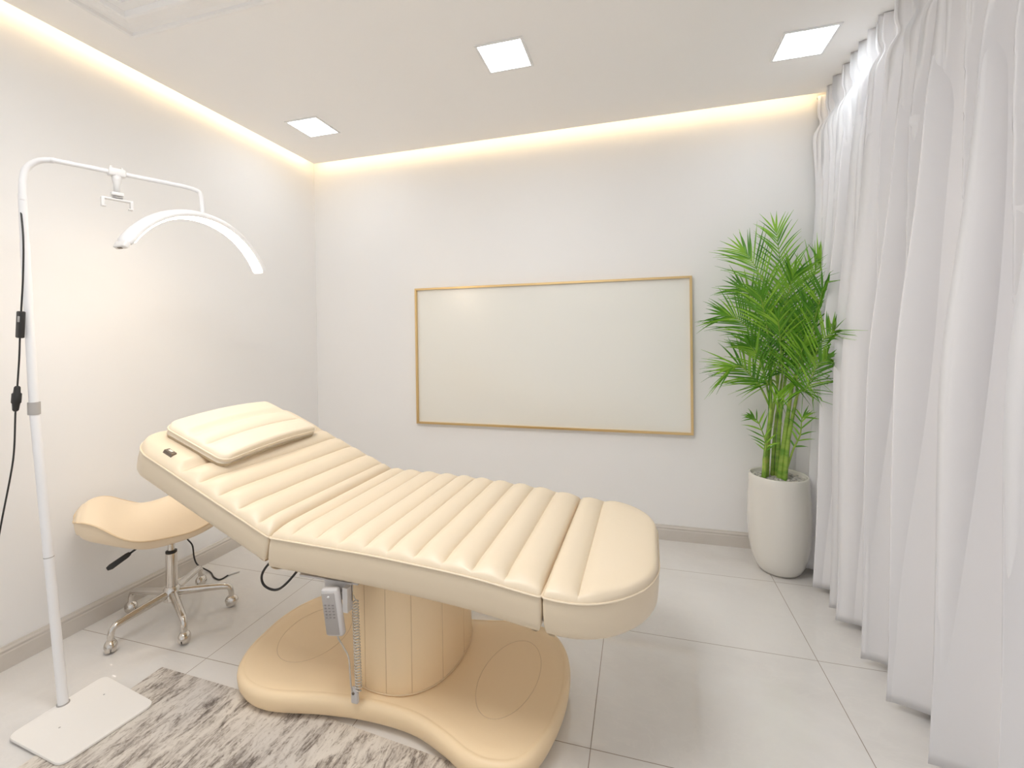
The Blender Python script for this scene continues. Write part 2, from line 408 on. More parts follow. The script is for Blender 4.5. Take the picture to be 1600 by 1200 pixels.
# column
CC = (1.548, 1.535); CRX, CRY = .195, .245
bm = new()
NS = 96; prof = [(0.985, .085), (1, .092), (1, .46), (.97, .47)]
rings = []
for k, z in prof:
    ring = []
    for j in range(NS):
        a_ = 2*PI*j/NS
        p_ = 2.35
        c_, s_ = math.cos(a_), math.sin(a_)
        rr = (abs(c_)**p_+abs(s_)**p_)**(-1/p_)
        ring.append(bm.verts.new((CC[0]+k*CRX*rr*c_, CC[1]+k*CRY*rr*s_, z)))
    rings.append(ring)
for A_, B_ in zip(rings, rings[1:]):
    for j in range(NS): bm.faces.new((A_[j], A_[(j+1) % NS], B_[(j+1) % NS], B_[j]))
bm.faces.new(rings[0]); bm.faces.new(rings[-1])
colm = obj('column', bm, M['base'], bed, angle=60)
def colpt(deg, z, off=.0):
    a_ = math.radians(deg); c_, s_ = math.cos(a_), math.sin(a_); rr = (abs(c_)**2.35+abs(s_)**2.35)**(-1/2.35)
    return Vector((CC[0]+(CRX*rr+off)*c_, CC[1]+(CRY*rr+off)*s_, z))
bm = new()
for deg in (-130, -108, -84, -60, -32, 0, 40, 90, 140, 180, -160):
    tube(bm, [colpt(deg, .094), colpt(deg, .46)], .0012, 5)
obj('seam', bm, M['thread'], colm)
bm = new(); tube(bm, [colpt(j*5, .094, .001) for j in range(72)], .003, 6, closed=True); obj('welt', bm, M['thread'], colm)
# hinge bracket glimpsed at the foot hinge
bm = new()
for l in (-.34, .34):
    tube(bm, [B(FH-.02, l, .482), B(FH-.004, l, .492), B(FH+.016, l, .480)], .006, 8)
box(bm, (1.2, 1.32, .485), (2.0, 1.75, .515))
obj('lift_frame', bm, M['grey_plastic'], bed)
# base
pts = [(.905, 1.47), (.925, 1.36), (.975, 1.27), (1.06, 1.212), (1.18, 1.195), (1.36, 1.228), (1.52, 1.245), (1.68, 1.238), (1.80, 1.200), (1.89, 1.160), (1.97, 1.148), (2.05, 1.175),
       (2.105, 1.26), (2.135, 1.40), (2.135, 1.54), (2.105, 1.66), (2.045, 1.745), (1.96, 1.785), (1.85, 1.782), (1.72, 1.755), (1.55, 1.74), (1.38, 1.745), (1.22, 1.785), (1.09, 1.80), (.98, 1.755), (.92, 1.66), (.90, 1.56)]
ol = catmull([(x, y, 0) for x, y in pts], 7, True)
def offs(ring, q):
    out = []; k = len(ring)
    for i in range(k):
        t = (ring[(i+1) % k]-ring[i-1]).normalized(); out.append(ring[i]+Vector((-t.y, t.x, 0))*q)
    return out
bm = new(); prev = None
bp = [(.050, .006), (.026, .010), (.012, .022), (.003, .042), (0, .064), (.002, .075), (.007, .084), (.014, .0885), (.021, .0897), (.0235, .0885), (.026, .0897), (.06, .0895), (.10, .0895)]
for q, z in bp:
    ring = [bm.verts.new((p.x, p.y, z)) for p in offs(ol, q)]
    if prev:
        for i in range(len(ring)): j = (i+1) % len(ring); bm.faces.new((prev[i], prev[j], ring[j], ring[i]))
    else: bm.faces.new(ring)
    prev = ring
bm.faces.new(prev)
basep = obj('base', bm, M['base'], bed)
for cx, cy, rx, ry, rot in ((1.935, 1.478, .098, .185, -.08), (1.125, 1.50, .125, .165, .15)):
    pts_ = []
    for j in range(64):
        a_ = 2*PI*j/64; px, py = rx*math.cos(a_), ry*math.sin(a_)
        pts_.append((cx+px*math.cos(rot)-py*math.sin(rot), cy+px*math.sin(rot)+py*math.cos(rot), .0893))
    bm = new(); tube(bm, pts_, .0013, 5, closed=True); obj('seam', bm, M['thread'], basep)
bm = new(); ring = offs(ol, .052); tube(bm, [(p.x, p.y, .006) for p in ring], .006, 6, closed=True); obj('rubber_foot', bm, M['black'], basep)
# bracket under the near edge and cable loop
bm = new(); box(bm, (1.30, 1.215, .486), (1.52, 1.30, .492)); box(bm, (1.40, 1.212, .435), (1.500, 1.216, .492)); box(bm, (1.482, 1.19, .41), (1.500, 1.216, .486)); box(bm, (1.425, 1.195, .44), (1.47, 1.214, .46))
obj('bracket', bm, M['remote'], bed, False)
bm = new(); tube(bm, catmull([(1.16, 1.33, .51), (1.106, 1.3, .470), (1.074, 1.29, .424), (1.082, 1.29, .386), (1.13, 1.29, .376), (1.178, 1.29, .405), (1.215, 1.33, .46), (1.24, 1.36, .505)], 8), .0042, 8)
obj('cable', bm, M['black'], bed)

# pillow on the backrest
pil = thing('head_pillow', 'cream rectangular head cushion with two stitched channels lying on the raised back of the bed', 'cushion', tuple(map_back(-.5, 0, .02)))
PR = math.radians(3)
def map_pil(s, l, h):
    c_, s_ = math.cos(PR), math.sin(PR)
    return map_back(-.512 + s*c_-l*s_, -.018 + s*s_+l*c_, h)
PZ = .078
bm, rim, lp = pad(-.155, .145, .036, .036, .515, .056, [-.045, .035], 0, .012, lambda s, l, h: map_pil(s, l, PZ+h - .012*(abs(l)/.26)**2), edge=.014, side_in=.012, bulge=.006)
pc = obj('cover', bm, M['pillow'], pil); bm = new(); tube(bm, rim, .003, 6, closed=True); obj('piping', bm, M['pillow'], pc)

# hand control
hc = thing('hand_control', 'grey bed remote with small keypad hanging from the bracket under the bed', 'remote control', (1.452, 1.19, .34))
tilt = Matrix.Rotation(math.radians(9), 3, 'Y') @ Matrix.Rotation(math.radians(-6), 3, 'X')
tilt = Matrix.Rotation(math.radians(-8), 3, 'Y')
hcC = Vector((1.452, 1.186, .412))
bm = new(); rbox(bm, hcC, (.062, .024, .148), .010, tilt, 4); body = obj('body', bm, M['remote'], hc)
bm = new(); rbox(bm, hcC+tilt @ Vector((-.002, -.0115, -.002)), (.048, .004, .128), .0018, tilt, 2); face = obj('face_plate', bm, M['remote_face'], body)
for i in range(3):
    for j in range(5):
        bm = new(); rbox(bm, hcC+tilt @ Vector((-.016+i*.014, -.014, .026-j*.0095)), (.008, .002, .004), .0008, tilt, 1); obj('button', bm, M['remote_key'], body)
bm = new(); lathe(bm, [(.004, 0), (.004, .003)], (0, 0, 0), 12); bm.transform(Matrix.Translation(hcC+tilt @ Vector((0, -.013, .05))) @ (tilt @ Matrix.Rotation(PI/2, 3, 'X')).to_4x4()); obj('indicator', bm, M['white_plastic'], body)
bm = new(); tube(bm, catmull([(1.462, 1.19, .342), (1.466, 1.19, .325), (1.478, 1.195, .30), (1.490, 1.205, .26), (1.487, 1.215, .20), (1.483, 1.225, .15), (1.485, 1.232, .125)], 8), .0025, 8)
obj('cord', bm, M['cord'], hc)
bm = new(); hel = []
for k in range(46*12+1):
    t = k/(46*12); a_ = 2*PI*t*30
    hel.append((1.505-.002*t+.0095*math.cos(a_), 1.222+.014*t+.0095*math.sin(a_), .430-.292*t))
hel += [(1.495, 1.236, .135), (1.49, 1.238, .125)]
hel = [(1.502, 1.218, .452), (1.508, 1.214, .444)] + hel
tube(bm, hel, .0017, 6); obj('coiled_cord', bm, M['cord'], hc)
bm = new(); rbox(bm, Vector((1.489, 1.236, .118)), (.026, .014, .052), .006, None, 3); pl = obj('plug', bm, M['remote'], hc)
bm = new(); lathe(bm, [(.005, 0), (.005, .003)], (0, 0, 0), 12); bm.transform(Matrix.Translation((1.487, 1.2305, .128)) @ Matrix.Rotation(PI/2, 4, 'X')); obj('screw', bm, M['tagm'], pl)

# ================================================================ SADDLE STOOL
SX, SY = .318, 1.534
st = thing('rolling_stool', 'beige saddle stool on a chrome five-caster base standing behind the bed head', 'stool', (SX, SY, 0))
tdir = Vector((.5986, .8011, 0)); ndir = Vector((-.8011, .5986, 0))   # across the view, away from the camera
def Sp(t, n, z): return Vector((SX, SY, 0))+tdir*t+ndir*n+Vector((0, 0, z))
edge_z = [(-.315, .530), (-.295, .545), (-.26, .543), (-.217, .519), (-.175, .479), (-.131, .449), (-.085, .433), (-.039, .425), (.016, .425), (.072, .430), (.13, .445), (.20, .47), (.235, .475)]
bot_z = [(-.315, .522), (-.305, .485), (-.27, .458), (-.24, .450), (-.154, .412), (-.086, .383), (-.027, .376), (.034, .384), (.097, .396), (.16, .415), (.235, .45)]
bm = new(); NU, NV = 56, 28; T0, T1 = -.315, .235; rows = []
def hw(t):
    u = (t-T0)/(T1-T0)*2-1; return .185*(1-abs(u)**2.6)**(1/2.6)*(1-.12*math.exp(-((t+.02)/.08)**2))
def lerp_s(t, tab): return sum(interp(t+d, tab) for d in (-.02, -.01, 0, .01, .02))/5 if T0+.02 < t < T1-.02 else interp(t, tab)
topv, botv, rimp1, rimp2 = [], [], [], []
for i in range(NU+1):
    t = -.04+.275*math.sin(PI*(i/NU-.5)); w_ = max(hw(t), .003)
    ze, zb = lerp_s(t, edge_z), lerp_s(t, bot_z); row, rb = [], []
    for j in range(NV+1):
        v_ = -1+2*j/NV; vv = math.sin(PI/2*v_)
        n_ = w_*vv
        crown = (.020+.075*sstep(-.3, 1, vv)*sstep(-.16, .02, t)*1.0)*(1-abs(vv)**3)*min(1, hw(t)/.12)
        back_rise = .055*sstep(-.9, 1, vv)*sstep(-.42, -.12, t)
        row.append(bm.verts.new(Sp(t, n_, ze+crown+back_rise)))
        rb.append(Sp(t, n_*.965, ze+back_rise-(ze+back_rise*.7-zb)*(1-abs(vv)**14)))
    topv.append(row)
    rimp1.append(Sp(t, -w_, ze)); rimp2.append(Sp(t, w_, ze+.055*sstep(-.42, -.12, t)))
    botv.append([row[0]]+[bm.verts.new(p) for p in rb[1:-1]]+[row[-1]])
for A_, B_ in zip(topv, topv[1:]):
    for j in range(NV): bm.faces.new((A_[j], A_[j+1], B_[j+1], B_[j]))
for A_, B_ in zip(botv, botv[1:]):
    for j in range(NV): bm.faces.new((A_[j], B_[j], B_[j+1], A_[j+1]))
for k in (0, -1):
    e_ = topv[k]+botv[k][1:-1][::-1]; bm.faces.new(e_)
bmesh.ops.remove_doubles(bm, verts=bm.verts, dist=.0004)
sseat = obj('seat', bm, M['stool_leather'], st)
bm = new(); tube(bm, rimp1+rimp2[::-1], .0035, 6, closed=True); obj('piping', bm, M['thread'], sseat)
bm = new(); lathe(bm, [(.0135, .26), (.0135, .40), (.05, .402), (.05, .408)], (SX, SY, 0), 24); obj('gas_lift', bm, M['chrome'], st, angle=40)
bm = new(); lathe(bm, [(.021, .138), (.0225, .15), (.0225, .298), (.018, .302)], (SX, SY, 0), 24); obj('column', bm, M['chrome'], st, angle=40)
bm = new(); lathe(bm, [(.0175, .297), (.022, .300), (.022, .308), (.0175, .311)], (SX, SY, 0), 24); obj('collar', bm, M['black'], st)
bm = new(); lathe(bm, [(.026, .082), (.033, .087), (.033, .136), (.024, .148)], (SX, SY, 0), 24); obj('hub', bm, M['chrome'], st, angle=40)
for k in range(5):
    W5 = [(.302, 1.295), (.543, 1.413), (.504, 1.674), (.193, 1.775), (.088, 1.515)][k]
    d = Vector((W5[0]-SX, W5[1]-SY, 0)); R_ = d.length; d.normalize(); O_ = Vector((SX, SY, 0))
    bm = new(); tube(bm, catmull([O_+d*.02+Vector((0, 0, .118)), O_+d*(R_*.5)+Vector((0, 0, .111)), O_+d*(R_-.035)+Vector((0, 0, .103)), O_+d*(R_-.010)+Vector((0, 0, .094)), O_+d*(R_-.002)+Vector((0, 0, .075)), O_+d*R_+Vector((0, 0, .052))], 6), [.0175-.0055*i_/18 for i_ in range(18)]+[.0115]*13, 12)
    lg = obj('leg', bm, M['chrome'], st)
    cs = O_+d*R_
    bm = new(); a_ = random.uniform(0, PI)
    for q in (-1, 1):
        b2 = new(); lathe(b2, [(.008, -.017), (.018, -.016), (.0225, -.010), (.0245, -.002), (.0245, 0.0), (.021, .001)][::1], (0, 0, 0), 24)
        b2.transform(Matrix.Translation(cs+Vector((0, 0, .0248))) @ Matrix.Rotation(a_, 4, 'Z') @ Matrix.Rotation(PI/2*q, 4, 'Y') @ Matrix.Translation((0, 0, -.002)))
        me = bpy.data.meshes.new('tmp'); b2.to_mesh(me); b2.free(); bm.from_mesh(me); bpy.data.meshes.remove(me)
    # hood over the twin wheels
    b2 = new(); lathe(b2, [(.0265*math.sin(PI*k/14), .0265*math.cos(PI*k/14)) for k in range(1, 8)], (0, 0, 0), 20)
    b2.transform(Matrix.Translation(cs+Vector((0, 0, .027))) @ Matrix.Rotation(a_, 4, 'Z') @ Matrix.Diagonal((.86, 1.08, 1.06, 1)))
    me = bpy.data.meshes.new('tmp'); b2.to_mesh(me); b2.free(); bm.from_mesh(me); bpy.data.meshes.remove(me)
    tube(bm, [cs+Vector((0, 0, .03)), cs+Vector((0, 0, .056))], .012, 12)
    obj('caster', bm, M['chrome'], lg, angle=40)
bm = new(); tube(bm, [Sp(-.04, -.02, .392), Sp(-.10, -.05, .382), Sp(-.145, -.06, .356)], .0045, 8); lv = obj('lever', bm, M['black'], st)
bm = new(); tube(bm, [Sp(-.140, -.06, .360), Sp(-.150, -.06, .353), Sp(-.20, -.065, .324), Sp(-.212, -.065, .318)], [.008, .011, .0125, .008], 12); obj('lever_grip', bm, M['black'], lv)

# black cord down the left wall
cd = thing('power_cord', 'thin black cord with a pale plug hanging beside the stool to the floor', 'cord', (.12, 1.89, 0))
bm = new()
tube(bm, catmull([(.012, 1.80, .45), (.012, 1.805, .34), (.03, 1.825, .246), (.03, 1.832, .202), (.03, 1.862, .150), (.035, 1.868, .078), (.04, 1.886, .03), (.12, 1.887, .004), (.19, 1.85, .004), (.243, 1.84, .004), (.246, 1.885, .004)], 8), .0038, 8)
obj('cable', bm, M['black'], cd)
bm = new(); tube(bm, [(.246, 1.885, .004), (.252, 1.898, .005), (.275, 1.93, .0055)], [.0035, .005, .0045], 8); obj('plug', bm, M['white_plastic'], cd)

# ================================================================ ARC LAMP
lp_ = thing('beauty_floor_lamp', 'white floor lamp with a glowing half-moon arc over the bed head', 'floor lamp', (.45, 1.05, .008))
bm = new()
c4_ = [Vector(p) for p in ((.435, .918), (.722, .895), (.757, 1.142), (.440, 1.188))]
def round_poly(cs_, r, n=8):
    out = []
    for i in range(len(cs_)):
        p, a_, b_ = cs_[i], cs_[i-1], cs_[(i+1) % len(cs_)]
        u, v_ = (a_-p).normalized(), (b_-p).normalized()
        for k in range(n+1):
            t = k/n; out.append((p+u*r*(1-t)**2 + v_*r*t**2))
    return out
rp = [(v_.x, v_.y) for v_ in round_poly([p.to_2d() for p in c4_], .030)]
prev = None; cx_, cy_ = .59, 1.036
for k, z in ((.992, .0065), (1, .008), (1, .0135), (.993, .015)):
    ring = [bm.verts.new((cx_+(x_-cx_)*k, cy_+(y_-cy_)*k, z)) for x_, y_ in rp]
    if prev:
        for i in range(len(ring)): j = (i+1) % len(ring); bm.faces.new((prev[i], prev[j], ring[j], ring[i]))
    else: bm.faces.new(ring)
    prev = ring
bm.faces.new(prev); bp_ = obj('base_plate', bm, M['plate'], lp_, angle=40)
for sx_, sy_ in ((.545, 1.12), (.56, .985)):
    bm = new(); lathe(bm, [(.0028, .0148), (.0028, .0156)], (sx_, sy_, 0), 10); obj('screw', bm, M['grey_plastic'], bp_)
P0, P1, P2, P3 = Vector((.452, 1.055, .015)), Vector((.375, 1.035, 1.035)), Vector((.372, 1.022, 1.60)), Vector((.386, 1.012, 1.76))
bm = new(); tube(bm, [P0, P1], [.0142, .0130], 20); lo_ = obj('lower_pole', bm, M['white_metal'], lp_, angle=50)
bm = new(); q1 = P0.lerp(P1, .497); tube(bm, [q1, q1+Vector((0, 0, .0025))], .0141, 20); obj('joint_ring', bm, M['grey_collar'], lo_)
bm = new(); tube(bm, [P0+Vector((0, 0, -.001)), P0+Vector((0, 0, .003))], .0175, 20); obj('foot_ring', bm, M['grey_collar'], lo_)
bm = new(); tube(bm, [P1+Vector((0, 0, -.020)), P1+Vector((0, 0, .022))], .0165, 20); obj('collar', bm, M['grey_collar'], lp_, angle=50)
bm = new(); tube(bm, [P1, P2, P2+Vector((0, 0, .0012)), P3], [.0125, .0125, .0115, .0115], 20); obj('upper_pole', bm, M['white_metal'], lp_, angle=50)
AE = Vector((.60, 1.483, 1.80)); A1 = Vector((.590, 1.445, 1.897)); A0 = Vector((.452, 1.065, 1.886))
def seglen(p, q): return (q-p).length
pts_ = catmull([P3+Vector((0, 0, -.02)), P3+Vector((.003, 0, .05)), P3+Vector((.010, .008, .092)), P3+Vector((.032, .028, .120)), A0], 8)
bm = new(); tube(bm, pts_, .0100, 16); obj('bend', bm, M['white_metal'], lp_)
dirA = (A1-A0).normalized()
bm = new(); tube(bm, [A0-dirA*.012]+[A0.lerp(A1, t) for t in (0, .5, .9)]+catmull([A1-dirA*.035, A1+Vector((.006, .020, -.006)), A1+Vector((.010, .034, -.028)), AE+Vector((0, 0, .02)), AE+Vector((0, 0, -.012))], 6), .0085, 14)
obj('arm', bm, M['white_metal'], lp_)
# phone clamp hanging from the arm
pc0 = Vector((.508, 1.219, 1.890))
cl = None
rz = Matrix.Rotation(math.atan2(dirA.y, dirA.x), 3, 'Z')
bm = new(); rbox(bm, pc0, (.052, .030, .030), .006, rz); cl = obj('phone_clamp', bm, M['white_plastic'], lp_)
for e in (-.016, .016):
    bm = new(); tube(bm, [pc0+rz @ Vector((e, 0, .012)), pc0+rz @ Vector((e, 0, .022))], .0045, 10); obj('knob', bm, M['white_plastic'], cl)
bm = new(); tube(bm, [pc0+Vector((0, 0, -.01)), pc0+Vector((0, 0, -.03)), pc0+Vector((0, 0, -.045)), pc0+Vector((0, 0, -.075))], [.016, .014, .010, .010], 14); rbox(bm, pc0+Vector((0, 0, -.080)), (.038, .024, .014), .004, rz)
obj('stem', bm, M['white_plastic'], cl)
bm = new(); rbox(bm, pc0+Vector((0, 0, -.093)), (.030, .022, .004), .001, rz); obj('pad', bm, M['grey_plastic'], cl)
bm = new(); g0 = pc0+Vector((0, 0, -.100))
rbox(bm, g0, (.092, .016, .009), .003, rz)
for e in (-.042, .042): rbox(bm, g0+rz @ Vector((e, 0, -.014)), (.010, .018, .034), .003, rz); rbox(bm, g0+rz @ Vector((e*.93, 0, -.029)), (.014, .018, .006), .002, rz)
obj('bracket', bm, M['white_plastic'], cl)
# arc: housing swept along a circle in the plane x = .6
AR, AY, AZ, AX = .343, 1.473, 1.444, .600; H0, H1 = math.radians(-60), math.radians(65)
sec = [(-.030, 0), (-.034, .006), (-.034, .014), (-.026, .024), (-.008, .029), (.008, .029), (.026, .024), (.034, .014), (.034, .006), (.030, 0)]
bm = new(); rings = []; NA = 64
for k in range(NA+1):
    a_ = H0+(H1-H0)*k/NA; e_ = 1 if 0 < k < NA else .82
    rr = Vector((0, math.sin(a_), math.cos(a_)))
    rings.append([bm.verts.new(Vector((AX+x_*e_, AY, AZ))+rr*(AR-.014+h_*e_)) for x_, h_ in sec])
for A_, B_ in zip(rings, rings[1:]):
    for j in range(len(sec)): bm.faces.new((A_[j], A_[(j+1) % len(sec)], B_[(j+1) % len(sec)], B_[j]))
bm.faces.new(rings[0]); bm.faces.new(rings[-1]); arc = obj('arc_housing', bm, M['white_metal'], lp_, angle=50)
bm = new(); rings = []
for k in range(NA+1):
    a_ = H0*.95+(H1-H0)*.96*k/NA; rr = Vector((0, math.sin(a_), math.cos(a_)))
    rings.append([bm.verts.new(Vector((AX+x_, AY, AZ))+rr*(AR-.0145+h_)) for x_, h_ in ((-.027, 0), (-.022, -.006), (0, -.008), (.022, -.006), (.027, 0))])
for A_, B_ in zip(rings, rings[1:]):
    for j in range(4): bm.faces.new((A_[j], A_[j+1], B_[j+1], B_[j]))
    bm.faces.new((A_[0], B_[0], B_[4], A_[4]))
bm.faces.new(rings[0]); bm.faces.new(rings[-1]); obj('light_diffuser', bm, M['arc'], arc)
bm = new(); a_ = H0-.03; rr = Vector((0, math.sin(a_), math.cos(a_)))
rot_ = Matrix.Rotation(-a_, 3, 'X')
rbox(bm, Vector((AX, AY, AZ))+rr*(AR+.000), (.056, .026, .020), .005, rot_); ec = obj('end_cap', bm, M['white_plastic'], arc)
bm = new(); rbox(bm, Vector((AX, AY, AZ))+Vector((0, math.sin(H0-.068), math.cos(H0-.068)))*(AR), (.020, .004, .008), .001, rot_); obj('socket', bm, M['tagm'], ec)
# cable
cp = [(.401, 1., 1.717), (.408, 1., 1.614), (.403, 1., 1.487), (.389, 1., 1.365), (.38, 1., 1.278), (.374, 1., 1.209), (.361, 1., 1.112), (.349, 1., 1.032), (.338, 1., .906), (.318, 1., .817), (.254, 1., .618), (.20, 1., .42), (.14, 1.0, .20), (.10, .98, .03), (.03, .9, .006), (.02, .6, .006)]
cp[0] = (.372, 1.012, 1.735)
bm = new(); tube(bm, catmull(cp, 8), .0026, 8); cb = obj('cable', bm, M['black'], lp_)
bm = new(); rbox(bm, Vector((.3845, 1., 1.322)), (.022, .016, .090), .004, Matrix.Rotation(.10, 3, 'Y'), 3); sw = obj('switch', bm, M['black'], cb)
bm = new(); rbox(bm, Vector((.3915, .992, 1.340)), (.008, .004, .02), .0015, Matrix.Rotation(.10, 3, 'Y'), 2); obj('switch_button', bm, M['grey_plastic'], sw)
bm = new(); d_ = (Vector(cp[6])-Vector(cp[7])).normalized(); c_ = Vector((.355, 1., 1.072))
tube(bm, [c_+d_*.044, c_+d_*.040, c_+d_*.022, c_+d_*.018, c_-d_*.012, c_-d_*.016, c_-d_*.038, c_-d_*.042], [.0055, .008, .009, .0125, .0125, .010, .008, .005], 12); obj('connector', bm, M['black'], cb)

# ================================================================ WALL BOARD
wb = thing('wall_board', 'large blank pale glass board in a thin gold frame on the back wall', 'board', (1.766, D-.02, .655))
bl, br, bt, bb = .849, 2.683, 1.609, .653; th_, dp = .013, .032
bm = new(); y0, y1 = D-dp, D
o4 = [(bl, bb), (br, bb), (br, bt), (bl, bt)]; i4 = [(bl+th_, bb+th_), (br-th_, bb+th_), (br-th_, bt-th_), (bl+th_, bt-th_)]
R4 = [[bm.verts.new((x_, y_, z_)) for x_, z_ in q] for q, y_ in ((o4, y1), (o4, y0+.001), ([(x_+(.001 if x_ < 1.7 else -.001), z_+(.001 if z_ < 1.1 else -.001)) for x_, z_ in o4], y0), (i4, y0), (i4, y1))]
for A_, B_ in zip(R4, R4[1:]+R4[:1]):
    for j in range(4): bm.faces.new((A_[j], A_[(j+1) % 4], B_[(j+1) % 4], B_[j]))
obj('frame', bm, M['gold_edge'], wb, False)
bm = new(); box(bm, (bl+th_-.001, D-.014, bb+th_-.001), (br-th_+.001, D-.004, bt-th_+.001)); obj('panel', bm, M['board'], wb, False)

# ================================================================ RUG
bm = new(); x0, x1, ya, yb = .605, 2.35, -.20, 0
cs_ = [(x0, -.5), (x1, -.5), (x1, 1.195), (1.86, 1.212), (1.25, 1.262), (x0-.01, 1.283)]
a_ = [bm.verts.new((x_, y_, .0005)) for x_, y_ in cs_]; b_ = [bm.verts.new((x_, y_, .006)) for x_, y_ in cs_]
for i in range(len(cs_)): j = (i+1) % len(cs_); bm.faces.new((a_[i], a_[j], b_[j], b_[i]))
bm.faces.new(a_); bm.faces.new(b_)
rug = obj('rug', bm, M['rug'], None, False); rug['label'] = 'grey and beige streaked distressed rug on the floor in front of the bed'; rug['category'] = 'rug'

# ================================================================ CURTAIN
def cx_top(z): return 3.395-.150*(1-z/CZ)
ridges = [2.86, 2.66, 2.465, 2.30, 2.208, 1.966, 1.756, 1.53, 1.30, 1.06, .82, .57, .32, .07, -.20]
def ph_b(u):   # phase at the hem: integer at each ridge
    for i in range(len(ridges)-1):
        a, b = ridges[i], ridges[i+1]
        if b <= u <= a: return i+(a-u)/(a-b)
    return len(ridges)-1
random.seed(3); amp = [random.uniform(.85, 1.1) for _ in ridges]; amp[3] = .55; amp[1] = .8; amp[5] = 1.15; amp[6] = 1.1
wob = [random.uniform(-.18, .18) for _ in range(60)]
def fold(f, c=.26):
    g = .5*f/c if f < c else .5+.5*(f-c)/(1-c)
    return .5+.5*math.cos(2*PI*g)          # 1 on the crest, 0 in the trough
def crest(f, c=.5):                         # sharp ridge at the integers, round hollow between
    g = .5*f/c if f < c else .5+.5*(f-c)/(1-c)
    return 1-(math.sin(PI*g)**2+.0012)**.42
def curtain_pt(u, z):
    p = ph_b(u); v = 1-z/CZ
    i = int(p); f = p-i
    am = (amp[min(i, len(amp)-1)]*(1-f)+amp[min(i+1, len(amp)-1)]*f)*(1+.35*sstep(1.9, 1.0, u))
    p2 = p*2+wob[i]*math.sin(PI*f)*sstep(.1, .6, v); i2 = int(p2); f2 = p2-i2
    low = sstep(.10, .60, v); mid = sstep(.05, .24, v)*(1-.45*sstep(.45, 1.0, v))
    odd = .78+.30*math.sin(i2*2.4)
    bx = -.112*am*(fold(f, .36+.10*sstep(1.9, 1.0, u))-.5)*(.05*mid+.70*low*low) - odd*(.45+.55*sstep(2.75, 2.30, u))*(.125*(fold(f2, .5)-.55)+.035*(crest(f2, .5)-.3))*mid
    # pinch pleats at the heading: narrow triple fins joined at the pinch
    g = min(f2, 1-f2); w_ = sstep(.24, .03, v)
    trip = .72+.28*math.cos(g*2*PI*14)
    fin = math.exp(-(g/.10)**4)*trip
    pinch = math.exp(-((v-.060)/.012)**2)
    tx = -.056*fin*w_*(1-.30*pinch) - .022*math.exp(-(g/.25)**2)*w_*sstep(.055, .10, v)
    fan = sstep(.055, .10, v)*sstep(.42, .12, v)
    cx = -.006*math.cos(2*PI*f2*3)*math.exp(-(g/.3)**2)*fan
    x = cx_top(z)+bx+tx+cx + .008*noise.noise(Vector((u*1.7, z*1.1, 3)))*v*2
    y = u + .012*math.sin(2*PI*f+.4)*low + .022*math.sin(2*PI*f2+.3)*mid + .010*noise.noise(Vector((u*2.1, z*.9, 9)))*v
    return Vector((x, y, z))
bm = new(); NUc = 1300; zs = [CZ-.004-(CZ-.034)*((k/90)**1.15) for k in range(91)]
grid = []
for i in range(NUc+1):
    u = ridges[0]+(ridges[-1]-ridges[0])*i/NUc
    hem = .012*math.sin(u*9)*0
    grid.append([bm.verts.new(curtain_pt(u, max(z, .03))) for z in zs])
for A_, B_ in zip(grid, grid[1:]):
    for j in range(90): bm.faces.new((A_[j], A_[j+1], B_[j+1], B_[j]))
cloth = {}
for col_ in grid:
    for k_ in range(0, 91):
        co = col_[k_].co
        for a_ in (-1, 0, 1):
            for b_ in (-1, 0, 1):
                key = (round(co.y/.03)+a_, round(co.z/.04)+b_); cloth[key] = min(cloth.get(key, 9), co.x)
def cloth_x(y, z): return cloth.get((round(y/.03), round(z/.04)), 3.35)
cu = thing('curtain', 'floor-length pale grey-white curtain with pinch pleats along the right side', 'curtain', (3.3, 1.5, .03))
cp_ = obj('panel', bm, M['curtain'], cu)
sd = cp_.modifiers.new('thickness', 'SOLIDIFY'); sd.thickness = .0016; sd.offset = 0
bm = new(); tube(bm, [curtain_pt(ridges[0]+(ridges[-1]-ridges[0])*i/NUc, .115)+Vector((-.0012, 0, 0)) for i in range(NUc+1)], .0007, 4); obj('hem_seam', bm, M['curtain'], cp_)
tr = thing('curtain_track', 'slim white curtain track on the ceiling above the curtain', 'curtain rail', (3.40, 1.5, CZ))
bm = new(); box(bm, (3.392, -.25, CZ-.010), (3.412, D-.05, CZ)); obj('rail', bm, M['panel_rim'], tr, False)
bm = new(); rbox(bm, Vector((3.385, D-.035, CZ-.012)), (.045, .028, .026), .006); rbox(bm, Vector((3.355, D-.03, CZ-.004)), (.03, .02, .012), .004); obj('end_stop', bm, M['white_plastic'], tr)

# ================================================================ PALM
PX, PY = 3.078, 2.672
pp = thing('potted_palm', 'green areca palm in a tall off-white pot between the board and the curtain', 'potted plant', (PX, PY, 0))
prof = [(.070, .002), (.088, .004), (.105, .020), (.120, .050), (.134, .095), (.144, .16), (.149, .24), (.150, .32), (.147, .40), (.142, .47), (.140, .507), (.137, .513), (.131, .513), (.128, .507), (.128, .47)]
bm = new(); lathe(bm, prof, (PX, PY, 0), 72); obj('pot', bm, M['pot'], pp)
bm = new(); lathe(bm, [(.001, .492), (.06, .490), (.1265, .486), (.1265, .46)], (PX, PY, 0), 32)
random.seed(5)
for k in range(260):
    a_ = random.uniform(0, 2*PI); r_ = .120*math.sqrt(random.random()); s_ = random.uniform(.005, .010)
    r4 = bmesh.ops.create_icosphere(bm, subdivisions=1, radius=s_, matrix=Matrix.Translation((PX+r_*math.cos(a_), PY+r_*math.sin(a_), .491+random.uniform(0, .006))) @ Matrix.Diagonal((1, random.uniform(.6, 1), .6, 1)))
gr = obj('gravel', bm, M['gravel'], pp, False); gr['kind'] = 'stuff'
